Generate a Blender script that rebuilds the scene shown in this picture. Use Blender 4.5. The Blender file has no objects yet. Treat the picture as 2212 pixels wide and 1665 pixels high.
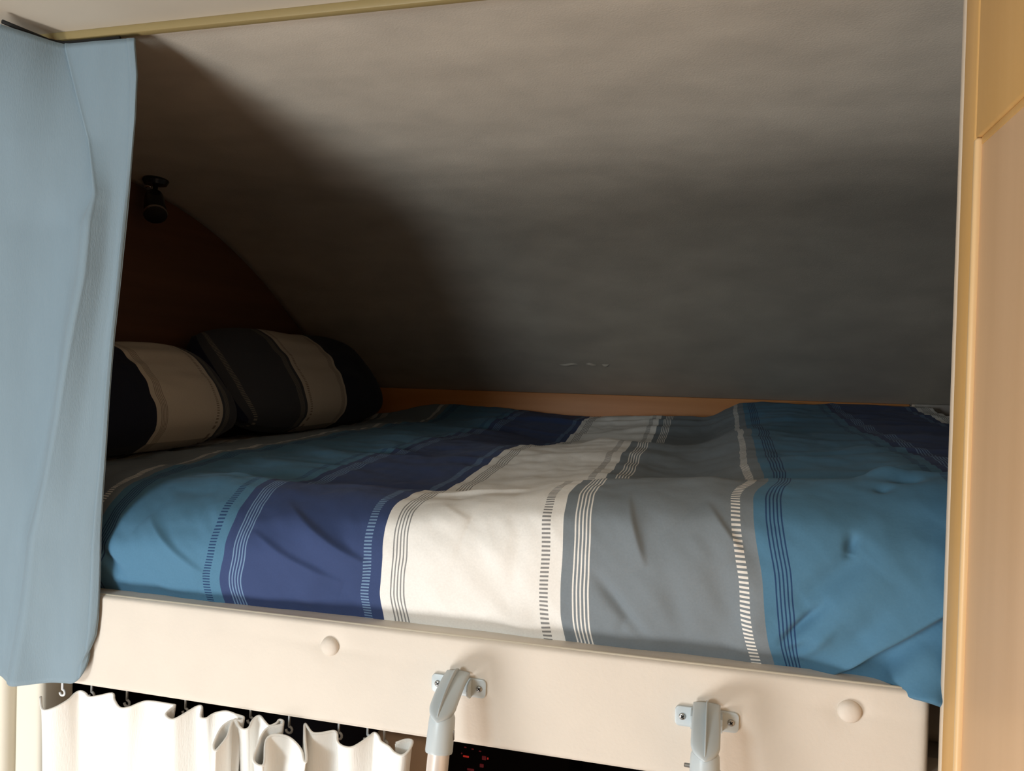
import bpy, bmesh, math, random
import numpy as np
from mathutils import Vector, Matrix, noise

# ------------------------------------------------------------------ camera, world, light, exposure
SC = bpy.context.scene
COL = SC.collection
E = 1.75                                   # eye height (m)
yaw, pitch, roll = math.radians(15), math.radians(-0.75), math.radians(1.5)
F0 = Vector((-math.sin(yaw)*math.cos(pitch), math.cos(yaw)*math.cos(pitch), math.sin(pitch)))
R0 = Vector((math.cos(yaw), math.sin(yaw), 0)); U0 = R0.cross(F0)
RR = R0*math.cos(roll) + U0*math.sin(roll); UU = -R0*math.sin(roll) + U0*math.cos(roll)
cam = bpy.data.cameras.new('camera'); cam_o = bpy.data.objects.new('camera', cam); COL.objects.link(cam_o)
cam.sensor_width = 36.0; cam.lens = 36.0*1700/2212; cam.clip_start = 0.02
cam_o.matrix_world = Matrix(((RR.x, UU.x, -F0.x, 0), (RR.y, UU.y, -F0.y, 0), (RR.z, UU.z, -F0.z, E), (0, 0, 0, 1)))
SC.camera = cam_o
W = bpy.data.worlds.new('world'); SC.world = W; W.use_nodes = True
W.node_tree.nodes['Background'].inputs[0].default_value = (0.5, 0.55, 0.6, 1)
W.node_tree.nodes['Background'].inputs[1].default_value = 0.0
vs = SC.view_settings
vs.view_transform = 'Standard'; vs.look = 'None'; vs.gamma = 1.0; vs.use_curve_mapping = False
vs.exposure = 0.0

def lamp(name, loc, power, radius, color):
    l = bpy.data.lights.new(name, 'POINT'); l.energy = power; l.shadow_soft_size = radius; l.color = color
    o = bpy.data.objects.new(name, l); COL.objects.link(o); o.location = loc
    return o
lamp('wall_lamp', (-1.00, -0.22, E-1.22), 76.0, 0.32, (0.99, 0.98, 0.955))
lamp('side_lamp', (-0.95, -1.0, E-0.03), 57.0, 0.20, (0.84, 0.96, 1.02))


# ------------------------------------------------------------------ materials
def nodes(m): return m.node_tree.nodes, m.node_tree.links
def mat(name, col, rough=0.6, var=0.0, scale=8.0, stretch=(1, 1, 1), bump=0.0, bscale=200.0, metal=0.0, spec=0.5, sheen=0.0, detail=4.0, col2=None):
    m = bpy.data.materials.new(name); m.use_nodes = True
    N, L = nodes(m); b = N['Principled BSDF']
    b.inputs['Roughness'].default_value = rough; b.inputs['Metallic'].default_value = metal
    b.inputs['Specular IOR Level'].default_value = spec
    b.inputs['Sheen Weight'].default_value = sheen
    b.inputs['Base Color'].default_value = (*col, 1)
    tc = N.new('ShaderNodeTexCoord'); mp = N.new('ShaderNodeMapping'); mp.inputs['Scale'].default_value = stretch
    L.new(tc.outputs['Object'], mp.inputs['Vector'])
    if var > 0 or col2:
        nz = N.new('ShaderNodeTexNoise'); nz.inputs['Scale'].default_value = scale; nz.inputs['Detail'].default_value = detail
        L.new(mp.outputs[0], nz.inputs['Vector'])
        rp = N.new('ShaderNodeValToRGB'); rp.color_ramp.elements[0].position = 0.3; rp.color_ramp.elements[1].position = 0.7
        c2 = col2 or tuple(min(1, c*(1+var)) for c in col)
        c1 = col if col2 else tuple(c*(1-var) for c in col)
        rp.color_ramp.elements[0].color = (*c1, 1); rp.color_ramp.elements[1].color = (*c2, 1)
        L.new(nz.outputs['Fac'], rp.inputs[0]); L.new(rp.outputs[0], b.inputs['Base Color'])
    if bump > 0:
        n2 = N.new('ShaderNodeTexNoise'); n2.inputs['Scale'].default_value = bscale; n2.inputs['Detail'].default_value = 3
        L.new(mp.outputs[0], n2.inputs['Vector'])
        bp = N.new('ShaderNodeBump'); bp.inputs['Strength'].default_value = bump; bp.inputs['Distance'].default_value = 0.002
        L.new(n2.outputs['Fac'], bp.inputs['Height']); L.new(bp.outputs[0], b.inputs['Normal'])
    return m

def wood(name, c1, c2, rough=0.4, axis='z'):
    st = {'z': (14, 14, 0.8), 'x': (0.8, 14, 14), 'y': (14, 0.8, 14)}[axis]
    return mat(name, c1, rough, col2=c2, scale=2.2, stretch=st, detail=6, bump=0.05, bscale=20)

def stripe_fabric(name, bases, lines):
    m = bpy.data.materials.new(name); m.use_nodes = True
    N, L = nodes(m); b = N['Principled BSDF']
    b.inputs['Roughness'].default_value = 0.85; b.inputs['Specular IOR Level'].default_value = 0.2; b.inputs['Sheen Weight'].default_value = 0.05
    uv = N.new('ShaderNodeUVMap'); uv.uv_map = 'UVMap'
    sp = N.new('ShaderNodeSeparateXYZ'); L.new(uv.outputs[0], sp.inputs[0])
    def mth(op, a, bb=None, c=None):
        n = N.new('ShaderNodeMath'); n.operation = op
        for i, v in enumerate((a, bb, c)):
            if v is None: continue
            if isinstance(v, (int, float)): n.inputs[i].default_value = v
            else: L.new(v, n.inputs[i])
        return n.outputs[0]
    u, v = sp.outputs[0], sp.outputs[1]
    fr = mth('FRACT', u)
    k4 = mth('FRACT', mth('MULTIPLY', mth('ADD', mth('FLOOR', u), 8.5), 0.25))
    def ramp(cols):
        r = N.new('ShaderNodeValToRGB'); r.color_ramp.interpolation = 'CONSTANT'
        for i in range(2): r.color_ramp.elements.new(0.5)
        for i, c in enumerate(cols):
            r.color_ramp.elements[i].position = i*0.25; r.color_ramp.elements[i].color = (*c, 1)
        L.new(k4, r.inputs[0]); return r.outputs[0]
    base = ramp(bases)
    line = ramp(lines)
    def band(x, lo, hi): return mth('MULTIPLY', mth('GREATER_THAN', x, lo), mth('LESS_THAN', x, hi))
    pin = mth('MULTIPLY', band(fr, 0.060, 0.1465), mth('LESS_THAN', mth('FRACT', mth('MULTIPLY', mth('SUBTRACT', fr, 0.060), 1/0.0193)), 0.42))
    dash = mth('MULTIPLY', band(fr, 0.886, 0.933), mth('LESS_THAN', mth('FRACT', mth('MULTIPLY', v, 50.0)), 0.48))
    mask = mth('MAXIMUM', pin, dash)
    mix = N.new('ShaderNodeMix'); mix.data_type = 'RGBA'
    L.new(mask, mix.inputs[0]); L.new(base, mix.inputs[6]); L.new(line, mix.inputs[7])
    tc = N.new('ShaderNodeTexCoord'); nz = N.new('ShaderNodeTexNoise'); nz.inputs['Scale'].default_value = 420; nz.inputs['Detail'].default_value = 2
    L.new(tc.outputs['Object'], nz.inputs['Vector'])
    hs = N.new('ShaderNodeHueSaturation'); L.new(mix.outputs[2], hs.inputs['Color'])
    L.new(mth('ADD', mth('MULTIPLY', nz.outputs['Fac'], 0.16), 0.92), hs.inputs['Value'])
    L.new(hs.outputs[0], b.inputs['Base Color'])
    n2 = N.new('ShaderNodeTexNoise'); n2.inputs['Scale'].default_value = 45; n2.inputs['Detail'].default_value = 4
    L.new(tc.outputs['Object'], n2.inputs['Vector'])
    bp = N.new('ShaderNodeBump'); bp.inputs['Strength'].default_value = 0.25; bp.inputs['Distance'].default_value = 0.003
    L.new(n2.outputs['Fac'], bp.inputs['Height']); L.new(bp.outputs[0], b.inputs['Normal'])
    return m

M = {}
M['lining'] = mat('lining_fabric', (0.43, 0.385, 0.325), 0.9, col2=(0.53, 0.475, 0.40), scale=8, stretch=(1, 1.5, 1.5), detail=9, bump=0.25, bscale=350)
M['ceil'] = mat('ceiling_panel', (0.50, 0.45, 0.37), 0.75, var=0.04, scale=5)
M['trimwood'] = wood('ochre_trim_wood', (0.27, 0.20, 0.085), (0.32, 0.25, 0.11), 0.5, 'x')
M['railwood'] = wood('rail_wood', (0.50, 0.19, 0.05), (0.62, 0.26, 0.08), 0.5, 'x')
M['wallwood'] = wood('dark_red_wood', (0.10, 0.043, 0.020), (0.14, 0.060, 0.029), 0.5, 'y')
M['maple'] = wood('maple_veneer', (0.64, 0.37, 0.125), (0.70, 0.42, 0.155), 0.45, 'z')
M['maplepanel'] = wood('maple_panel', (0.72, 0.47, 0.27), (0.78, 0.52, 0.31), 0.45, 'z')
M['maplelight'] = wood('maple_edge', (0.74, 0.50, 0.25), (0.80, 0.55, 0.29), 0.35, 'z')
M['postedge'] = mat('pale_edge_band', (0.66, 0.55, 0.43), 0.4, var=0.04)
M['cream'] = mat('cream_leatherette', (0.68, 0.625, 0.555), 0.6, var=0.025, scale=14, bump=0.12, bscale=260, spec=0.3)
M['creambutton'] = mat('cream_button', (0.69, 0.63, 0.56), 0.6, var=0.02, scale=60, bump=0.1, bscale=400, spec=0.3)
M['piping'] = mat('cream_piping', (0.62, 0.57, 0.47), 0.7, var=0.03)
M['duvet'] = stripe_fabric('striped_cotton', [(0.074, 0.187, 0.300), (0.036, 0.060, 0.155), (0.79, 0.79, 0.77), (0.185, 0.22, 0.25)],
                           [(0.020, 0.055, 0.14), (0.15, 0.25, 0.40), (0.24, 0.245, 0.25), (0.78, 0.77, 0.74)])
M['pillowcloth'] = stripe_fabric('pillow_cotton', [(0.010, 0.012, 0.03), (0.010, 0.012, 0.025), (0.52, 0.46, 0.38), (0.050, 0.052, 0.062)],
                                 [(0.012, 0.014, 0.03), (0.012, 0.014, 0.025), (0.24, 0.19, 0.15), (0.20, 0.18, 0.15)])
M['bluecloth'] = mat('pale_blue_cotton', (0.215, 0.29, 0.345), 0.85, var=0.035, scale=30, stretch=(1, 1, 0.25), bump=0.2, bscale=700, spec=0.2, sheen=0.1)
M['whitecloth'] = mat('white_linen', (0.86, 0.85, 0.82), 0.85, var=0.03, scale=40, stretch=(1, 1, 0.2), bump=0.25, bscale=500, spec=0.2)
M['plastic'] = mat('grey_blue_plastic', (0.50, 0.565, 0.60), 0.35, var=0.015, scale=30)
M['whiteplastic'] = mat('white_plastic', (0.75, 0.76, 0.77), 0.4, var=0.02)
M['alu'] = mat('painted_aluminium', (0.80, 0.73, 0.68), 0.3, var=0.02, metal=0.25)
M['steel'] = mat('screw_steel', (0.42, 0.42, 0.41), 0.35, var=0.1, scale=300, metal=0.9)
M['dark'] = mat('dark_slot', (0.01, 0.01, 0.01), 0.9, var=0.1)
M['cab'] = mat('cab_shade_black', (0.006, 0.005, 0.006), 0.9, var=0.2, spec=0.05)  # near-black so the cab reads as unlit where lamp light reaches in
M['taupe'] = mat('taupe_panel', (0.55, 0.43, 0.33), 0.8, var=0.04)
M['sidecream'] = mat('side_cream', (0.80, 0.75, 0.64), 0.7, var=0.03)
M['wallcream'] = wood('cabinet_wood', (0.20, 0.13, 0.07), (0.26, 0.17, 0.10), 0.6, 'z')
M['floor'] = wood('floor_vinyl', (0.12, 0.08, 0.055), (0.16, 0.11, 0.08), 0.5, 'y')
M['mattress'] = mat('mattress_ticking', (0.55, 0.46, 0.36), 0.9, var=0.05, bump=0.2)
M['blackmetal'] = mat('black_metal', (0.012, 0.012, 0.013), 0.25, var=0.1)
M['chrome'] = mat('chrome', (0.75, 0.68, 0.66), 0.12, var=0.02, metal=1.0)
M['greyfit'] = mat('grey_fitting', (0.34, 0.31, 0.28), 0.6, var=0.1, scale=60)
def emis(name, c, s):
    m = mat(name, (0.02, 0.0, 0.0), 0.6); b = m.node_tree.nodes['Principled BSDF']
    b.inputs['Emission Color'].default_value = (*c, 1); b.inputs['Emission Strength'].default_value = s
    return m
M['red'] = emis('red_led', (1.0, 0.05, 0.03), 0.28)
M['reddim'] = emis('red_led_dim', (0.8, 0.06, 0.08), 0.07)

# ------------------------------------------------------------------ helpers
def tag(o, label=None, cat=None, group=None, kind=None):
    if label: o['label'] = label
    if cat: o['category'] = cat
    if group: o['group'] = group
    if kind: o['kind'] = kind
    return o
def link(o, parent=None):
    COL.objects.link(o)
    if parent is not None:
        o.parent = parent
        loc = parent.location if parent.parent is None else Vector((0, 0, 0))
        o.matrix_parent_inverse = Matrix.Translation(-loc)
    return o
def thing(name, loc, label, cat, group=None):
    o = bpy.data.objects.new(name, None); o.empty_display_size = 0.05; o.location = loc
    COL.objects.link(o); return tag(o, label, cat, group)
def mk(name, verts, faces, m, parent=None, smooth=True, uvs=None):
    me = bpy.data.meshes.new(name); me.from_pydata([tuple(v) for v in verts], [], faces); me.update()
    if uvs is not None:
        l = me.uv_layers.new(name='UVMap')
        idx = np.empty(len(me.loops), dtype=np.int32); me.loops.foreach_get('vertex_index', idx)
        l.data.foreach_set('uv', np.asarray(uvs, dtype=np.float32)[idx].ravel())
    me.materials.append(M[m] if isinstance(m, str) else m)
    if smooth: me.polygons.foreach_set('use_smooth', [True]*len(me.polygons))
    return link(bpy.data.objects.new(name, me), parent)
def bm_obj(name, bm, m, parent=None, smooth=True, angle=40):
    bmesh.ops.recalc_face_normals(bm, faces=bm.faces)
    me = bpy.data.meshes.new(name); bm.to_mesh(me); bm.free(); me.materials.append(M[m])
    if smooth:
        me.polygons.foreach_set('use_smooth', [True]*len(me.polygons)); me.set_sharp_from_angle(angle=math.radians(angle))
    return link(bpy.data.objects.new(name, me), parent)
def grid(name, P, m, parent=None, uvs=None, close_u=False, caps=False):
    n, k = len(P), len(P[0]); V = [p for row in P for p in row]; Fc = []
    for i in range(n if close_u else n-1):
        for j in range(k-1):
            a, b_ = i*k+j, ((i+1) % n)*k+j
            Fc.append((a, b_, b_+1, a+1))
    if caps:
        Fc.append(tuple(i*k for i in range(n))[::-1]); Fc.append(tuple(i*k+k-1 for i in range(n)))
    return mk(name, V, Fc, m, parent, True, uvs)
def rbox(name, lo, hi, m, parent=None, bev=0.003, seg=2):
    bm = bmesh.new(); bmesh.ops.create_cube(bm, size=1)
    c = [(a+b)/2 for a, b in zip(lo, hi)]; s = [b-a for a, b in zip(lo, hi)]
    for v in bm.verts: v.co = Vector([c[i]+v.co[i]*s[i] for i in range(3)])
    if bev > 0: bmesh.ops.bevel(bm, geom=bm.edges[:], offset=min(bev, min(s)*0.45), segments=seg, profile=0.5, affect='EDGES')
    return bm_obj(name, bm, m, parent)
def prism(name, pts, ax0, ax1, origin, axis, depth, m, parent=None, bev=0.0, seg=2):
    """polygon pts in the plane (ax0, ax1) through origin, pushed along axis by depth"""
    o = Vector(origin); a0, a1, n = Vector(ax0), Vector(ax1), Vector(axis)
    bm = bmesh.new(); A = [bm.verts.new(o+a0*p[0]+a1*p[1]) for p in pts]; B = [bm.verts.new(o+a0*p[0]+a1*p[1]+n*depth) for p in pts]
    k = len(pts); bm.faces.new(A); bm.faces.new(B[::-1])
    for i in range(k): bm.faces.new((A[i], B[i], B[(i+1) % k], A[(i+1) % k]))
    bmesh.ops.recalc_face_normals(bm, faces=bm.faces)
    if bev > 0: bmesh.ops.bevel(bm, geom=bm.edges[:], offset=bev, segments=seg, profile=0.5, affect='EDGES', clamp_overlap=True)
    return bm_obj(name, bm, m, parent)
def tube(name, path, r, m, parent=None, seg=10, closed=False):
    path = [Vector(p) for p in path]; n = len(path); V, Fc = [], []
    up = Vector((0, 0, 1)); prev = None
    for i, p in enumerate(path):
        t = (path[min(i+1, n-1)]-path[max(i-1, 0)]).normalized()
        if prev is None:
            ref = up if abs(t.z) < 0.9 else Vector((1, 0, 0)); a = t.cross(ref).normalized()
        else: a = (prev - t*prev.dot(t)).normalized()
        prev = a; b_ = t.cross(a); rr = r[i] if isinstance(r, (list, tuple)) else r
        for s in range(seg):
            an = 2*math.pi*s/seg; V.append(p+(a*math.cos(an)+b_*math.sin(an))*rr)
    for i in range(n-1):
        for s in range(seg):
            Fc.append((i*seg+s, i*seg+(s+1) % seg, (i+1)*seg+(s+1) % seg, (i+1)*seg+s))
    Fc.append(tuple(range(seg))[::-1]); Fc.append(tuple((n-1)*seg+s for s in range(seg)))
    return mk(name, V, Fc, m, parent)
def lathe(name, prof, origin, axis, m, parent=None, seg=24, angle=40):
    """prof: (radius, distance along axis)"""
    ax = Vector(axis).normalized(); ref = Vector((0, 0, 1)) if abs(ax.z) < 0.9 else Vector((1, 0, 0))
    a = ax.cross(ref).normalized(); b_ = ax.cross(a); o = Vector(origin); bm = bmesh.new(); rings = []
    for r, d in prof:
        rings.append([bm.verts.new(o+ax*d+(a*math.cos(2*math.pi*s/seg)+b_*math.sin(2*math.pi*s/seg))*max(r, 1e-5)) for s in range(seg)])
    for R1, R2 in zip(rings, rings[1:]):
        for s in range(seg): bm.faces.new((R1[s], R1[(s+1) % seg], R2[(s+1) % seg], R2[s]))
    bm.faces.new(rings[0][::-1]); bm.faces.new(rings[-1])
    return bm_obj(name, bm, m, parent, True, angle)
def interp(xs, ys, x):
    return float(np.interp(x, xs, ys))
def cr(P, n):
    """Catmull-Rom through the points P, n samples"""
    P = np.array(P, float); k = len(P); out = []
    for s in np.linspace(0, k-1, n):
        i = min(int(s), k-2); t = s-i
        p0, p1, p2, p3 = P[max(i-1, 0)], P[i], P[i+1], P[min(i+2, k-1)]
        out.append(0.5*((2*p1)+(-p0+p2)*t+(2*p0-5*p1+4*p2-p3)*t*t+(-p0+3*p1-3*p2+p3)*t**3))
    return np.array(out)
def pchip(x, y, xq):
    """monotone cubic interpolation along axis 0"""
    x = np.asarray(x, float); y = np.asarray(y, float); h = np.diff(x); d = np.diff(y, axis=0)/h.reshape(-1, *([1]*(y.ndim-1)))
    m = np.zeros_like(y); m[0] = d[0]; m[-1] = d[-1]
    for i in range(1, len(x)-1):
        w1, w2 = 2*h[i]+h[i-1], h[i]+2*h[i-1]; a, b_ = d[i-1], d[i]
        ok = a*b_ > 0; den = np.where(ok, w1/np.where(ok, a, 1)+w2/np.where(ok, b_, 1), 1)
        m[i] = np.where(ok, (w1+w2)/den, 0)
    out = []
    for q in xq:
        i = int(np.clip(np.searchsorted(x, q)-1, 0, len(x)-2)); t = (q-x[i])/h[i]
        out.append((2*t**3-3*t*t+1)*y[i]+(t**3-2*t*t+t)*h[i]*m[i]+(-2*t**3+3*t*t)*y[i+1]+(t**3-t*t)*h[i]*m[i+1])
    return np.array(out)

# measured control points of the soft things (metres)
DUVET_U = [-1.74, -1, -0.4, 0, 1, 2, 2.6, 3, 3.5, 4, 4.5, 4.65, 4.8, 5.2, 6.2]
DUVET = [[[-1.2051, 0.893, -0.3521], [-1.2051, 0.915, -0.3221], [-1.202, 0.899, -0.2878], [-1.1887, 0.892, -0.2512], [-1.1847, 0.903, -0.2284], [-1.1845, 0.935, -0.1991], [-1.2049, 0.975, -0.175], [-1.2049, 1.05, -0.175], [-1.2049, 1.15, -0.175], [-1.2049, 1.28, -0.175], [-1.2049, 1.4, -0.175], [-1.2049, 1.53, -0.175], [-1.2049, 1.72, -0.175], [-1.2049, 1.98, -0.175], [-1.2049, 2.1, -0.175], [-1.2049, 2.22, -0.17], [-1.2049, 2.38, -0.16], [-1.2049, 2.43, -0.28]], [[-1.0427, 0.893, -0.3477], [-1.0427, 0.915, -0.3177], [-1.0396, 0.899, -0.2834], [-1.0263, 0.892, -0.2468], [-1.0223, 0.903, -0.2239], [-1.0221, 0.935, -0.1947], [-1.0425, 0.975, -0.172], [-1.0425, 1.05, -0.17], [-1.0425, 1.15, -0.168], [-1.0425, 1.28, -0.165], [-1.0425, 1.4, -0.163], [-1.0425, 1.53, -0.162], [-1.0425, 1.72, -0.16], [-1.0425, 1.98, -0.16], [-1.0425, 2.1, -0.155], [-1.0425, 2.22, -0.15], [-1.0425, 2.38, -0.125], [-1.0425, 2.43, -0.245]], [[-0.911, 0.893, -0.3441], [-0.911, 0.908, -0.3141], [-0.9079, 0.892, -0.2798], [-0.8946, 0.885, -0.2432], [-0.8906, 0.896, -0.2203], [-0.8904, 0.928, -0.1911], [-0.9108, 0.975, -0.168], [-0.9108, 1.05, -0.163], [-0.9108, 1.15, -0.158], [-0.9108, 1.28, -0.153], [-0.9108, 1.4, -0.15], [-0.9108, 1.53, -0.147], [-0.9108, 1.72, -0.145], [-0.9108, 1.98, -0.148], [-0.9108, 2.1, -0.148], [-0.9108, 2.22, -0.14], [-0.9108, 2.38, -0.11], [-0.9108, 2.43, -0.23]], [[-0.8232, 0.893, -0.3417], [-0.8232, 0.88, -0.3117], [-0.8201, 0.864, -0.2774], [-0.8068, 0.857, -0.2408], [-0.8028, 0.868, -0.2179], [-0.8026, 0.9, -0.1887], [-0.815, 0.975, -0.16], [-0.823, 1.05, -0.156], [-0.823, 1.15, -0.152], [-0.823, 1.28, -0.147], [-0.823, 1.4, -0.142], [-0.823, 1.53, -0.139], [-0.823, 1.72, -0.137], [-0.823, 1.98, -0.14], [-0.823, 2.1, -0.143], [-0.823, 2.22, -0.13], [-0.823, 2.38, -0.092], [-0.823, 2.43, -0.212]], [[-0.6052, 0.893, -0.3389], [-0.6052, 0.88, -0.3089], [-0.605, 0.864, -0.2738], [-0.5944, 0.857, -0.2292], [-0.5929, 0.868, -0.1962], [-0.5955, 0.9, -0.1705], [-0.6035, 0.975, -0.153], [-0.6035, 1.05, -0.168], [-0.6035, 1.15, -0.16], [-0.6035, 1.28, -0.152], [-0.6035, 1.4, -0.154], [-0.6035, 1.53, -0.144], [-0.6035, 1.72, -0.14], [-0.6035, 1.98, -0.145], [-0.6035, 2.1, -0.135], [-0.6035, 2.22, -0.12], [-0.6035, 2.38, -0.105], [-0.6035, 2.43, -0.225]], [[-0.3872, 0.893, -0.3335], [-0.3872, 0.88, -0.3035], [-0.3893, 0.864, -0.2662], [-0.3815, 0.857, -0.2169], [-0.3814, 0.868, -0.1816], [-0.3837, 0.9, -0.1634], [-0.384, 0.975, -0.155], [-0.384, 1.05, -0.172], [-0.384, 1.15, -0.166], [-0.384, 1.28, -0.153], [-0.384, 1.4, -0.14], [-0.384, 1.53, -0.136], [-0.384, 1.72, -0.164], [-0.384, 1.98, -0.164], [-0.384, 2.1, -0.148], [-0.384, 2.22, -0.132], [-0.384, 2.38, -0.112], [-0.384, 2.43, -0.232]], [[-0.2492, 0.893, -0.3366], [-0.2492, 0.88, -0.3066], [-0.2525, 0.864, -0.2608], [-0.2503, 0.857, -0.2058], [-0.2514, 0.868, -0.1681], [-0.253, 0.9, -0.1485], [-0.2523, 0.975, -0.146], [-0.2523, 1.05, -0.162], [-0.2523, 1.15, -0.157], [-0.2523, 1.28, -0.146], [-0.2523, 1.4, -0.134], [-0.2523, 1.53, -0.129], [-0.2523, 1.72, -0.152], [-0.2523, 1.98, -0.155], [-0.2523, 2.1, -0.136], [-0.2523, 2.22, -0.122], [-0.2523, 2.38, -0.11], [-0.2523, 2.43, -0.23]], [[-0.1628, 0.893, -0.3386], [-0.1628, 0.88, -0.3086], [-0.1669, 0.864, -0.2574], [-0.1681, 0.857, -0.1988], [-0.1698, 0.868, -0.1596], [-0.1708, 0.9, -0.1392], [-0.1645, 0.975, -0.127], [-0.1645, 1.05, -0.158], [-0.1645, 1.15, -0.153], [-0.1645, 1.28, -0.14], [-0.1645, 1.4, -0.13], [-0.1645, 1.53, -0.122], [-0.1645, 1.72, -0.155], [-0.1645, 1.98, -0.153], [-0.1645, 2.1, -0.125], [-0.1645, 2.22, -0.115], [-0.1645, 2.38, -0.109], [-0.1645, 2.43, -0.229]], [[-0.0493, 0.893, -0.338], [-0.0493, 0.88, -0.308], [-0.0564, 0.864, -0.261], [-0.0617, 0.857, -0.202], [-0.0659, 0.868, -0.1595], [-0.0671, 0.9, -0.1332], [-0.0548, 0.975, -0.118], [-0.0548, 1.05, -0.166], [-0.0548, 1.15, -0.164], [-0.0548, 1.28, -0.15], [-0.0548, 1.4, -0.136], [-0.0548, 1.53, -0.124], [-0.0548, 1.72, -0.15], [-0.0548, 1.98, -0.15], [-0.0548, 2.1, -0.126], [-0.0548, 2.22, -0.113], [-0.0548, 2.38, -0.106], [-0.0548, 2.43, -0.226]], [[0.0612, 0.893, -0.3375], [0.0612, 0.88, -0.3075], [0.0512, 0.864, -0.2645], [0.0422, 0.857, -0.2052], [0.0358, 0.868, -0.1594], [0.0345, 0.9, -0.1273], [0.055, 0.975, -0.1111], [0.055, 1.05, -0.128], [0.055, 1.15, -0.1222], [0.055, 1.28, -0.1165], [0.055, 1.4, -0.1093], [0.055, 1.53, -0.0936], [0.055, 1.72, -0.1034], [0.055, 1.98, -0.1027], [0.055, 2.1, -0.0889], [0.055, 2.22, -0.0765], [0.055, 2.38, -0.0579], [0.055, 2.43, -0.1779]], [[0.1481, 0.893, -0.3427], [0.1481, 0.88, -0.3127], [0.1486, 0.864, -0.2678], [0.1456, 0.857, -0.205], [0.1415, 0.868, -0.1559], [0.1403, 0.9, -0.1287], [0.1423, 0.975, -0.1102], [0.1489, 1.05, -0.121], [0.1574, 1.15, -0.116], [0.1647, 1.28, -0.1121], [0.1647, 1.4, -0.1078], [0.1647, 1.53, -0.1037], [0.1647, 1.72, -0.1046], [0.1647, 1.98, -0.0877], [0.1647, 2.1, -0.0759], [0.1647, 2.22, -0.0656], [0.1647, 2.38, -0.0545], [0.1647, 2.43, -0.1745]], [[0.1806, 0.858, -0.3094], [0.1806, 0.851, -0.3054], [0.183, 0.856, -0.2797], [0.1825, 0.857, -0.2153], [0.1819, 0.868, -0.1621], [0.1851, 0.9, -0.1237], [0.1861, 0.975, -0.1052], [0.1895, 1.05, -0.1125], [0.1939, 1.15, -0.1096], [0.1977, 1.28, -0.1067], [0.1977, 1.4, -0.1043], [0.1977, 1.53, -0.1021], [0.1977, 1.72, -0.1026], [0.1977, 1.98, -0.0879], [0.1977, 2.1, -0.0762], [0.1977, 2.22, -0.0684], [0.1977, 2.38, -0.0564], [0.1977, 2.43, -0.1764]], [[0.2035, 0.8355, -0.3058], [0.2035, 0.832, -0.3018], [0.2083, 0.846, -0.2731], [0.2124, 0.857, -0.2123], [0.2143, 0.868, -0.1595], [0.22, 0.9, -0.1199], [0.2208, 0.975, -0.0981], [0.2237, 1.05, -0.1046], [0.2274, 1.15, -0.1027], [0.2306, 1.28, -0.1014], [0.2306, 1.4, -0.1016], [0.2306, 1.53, -0.1004], [0.2306, 1.72, -0.1006], [0.2306, 1.98, -0.0891], [0.2306, 2.1, -0.0776], [0.2306, 2.22, -0.07], [0.2306, 2.38, -0.0582], [0.2306, 2.43, -0.1782]], [[0.2587, 0.893, -0.3439], [0.2587, 0.88, -0.3139], [0.273, 0.864, -0.2716], [0.2768, 0.857, -0.2058], [0.2826, 0.868, -0.1539], [0.2874, 0.9, -0.1107], [0.2899, 0.975, -0.097], [0.2983, 1.05, -0.1025], [0.3091, 1.15, -0.1015], [0.3184, 1.28, -0.1034], [0.3184, 1.4, -0.1007], [0.3184, 1.53, -0.0957], [0.3184, 1.72, -0.0945], [0.3184, 1.98, -0.0852], [0.3184, 2.1, -0.0772], [0.3184, 2.22, -0.07], [0.3184, 2.38, -0.0549], [0.3184, 2.43, -0.1749]], [[0.4787, 0.893, -0.3439], [0.4787, 0.88, -0.3139], [0.493, 0.864, -0.2716], [0.4968, 0.857, -0.2058], [0.5026, 0.868, -0.1539], [0.5074, 0.9, -0.1107], [0.5379, 0.975, -0.097], [0.5379, 1.05, -0.1025], [0.5379, 1.15, -0.1015], [0.5379, 1.28, -0.1034], [0.5379, 1.4, -0.1007], [0.5379, 1.53, -0.0957], [0.5379, 1.72, -0.0945], [0.5379, 1.98, -0.0852], [0.5379, 2.1, -0.0772], [0.5379, 2.22, -0.07], [0.5379, 2.38, -0.0549], [0.5379, 2.43, -0.1749]]]
FOLDS = [[[0.1046, 0.862, 1.4414], [0.2812, 0.862, 1.581], [0.138, 0.862, 1.5053], 0.017, 0.04], [[-0.5521, 0.862, 1.5896], [-0.4001, 0.862, 1.5182], [-0.499, 0.862, 1.522], 0.008, 0.035], [[-0.5608, 0.862, 1.5457], [-0.4359, 0.862, 1.4926], [-0.5241, 0.862, 1.5027], 0.005, 0.03], [[-0.725, 0.862, 1.5511], [-0.6261, 0.862, 1.4876], [-0.706, 0.862, 1.4984], 0.006, 0.03], [[-0.3607, 0.862, 1.6022], [-0.2797, 0.862, 1.5792], [-0.3424, 0.862, 1.5734], 0.006, 0.03], [[-0.1063, 0.862, 1.6316], [-0.0767, 0.862, 1.5452], [-0.1243, 0.862, 1.5845], 0.006, 0.03], [[-0.0162, 0.862, 1.6174], [0.024, 0.862, 1.5688], [-0.0245, 0.862, 1.5722], 0.006, 0.03], [[-0.6451, 0.862, 1.5687], [-0.5914, 0.862, 1.5783], [-0.6309, 0.862, 1.5462], 0.004, 0.02]]
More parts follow.
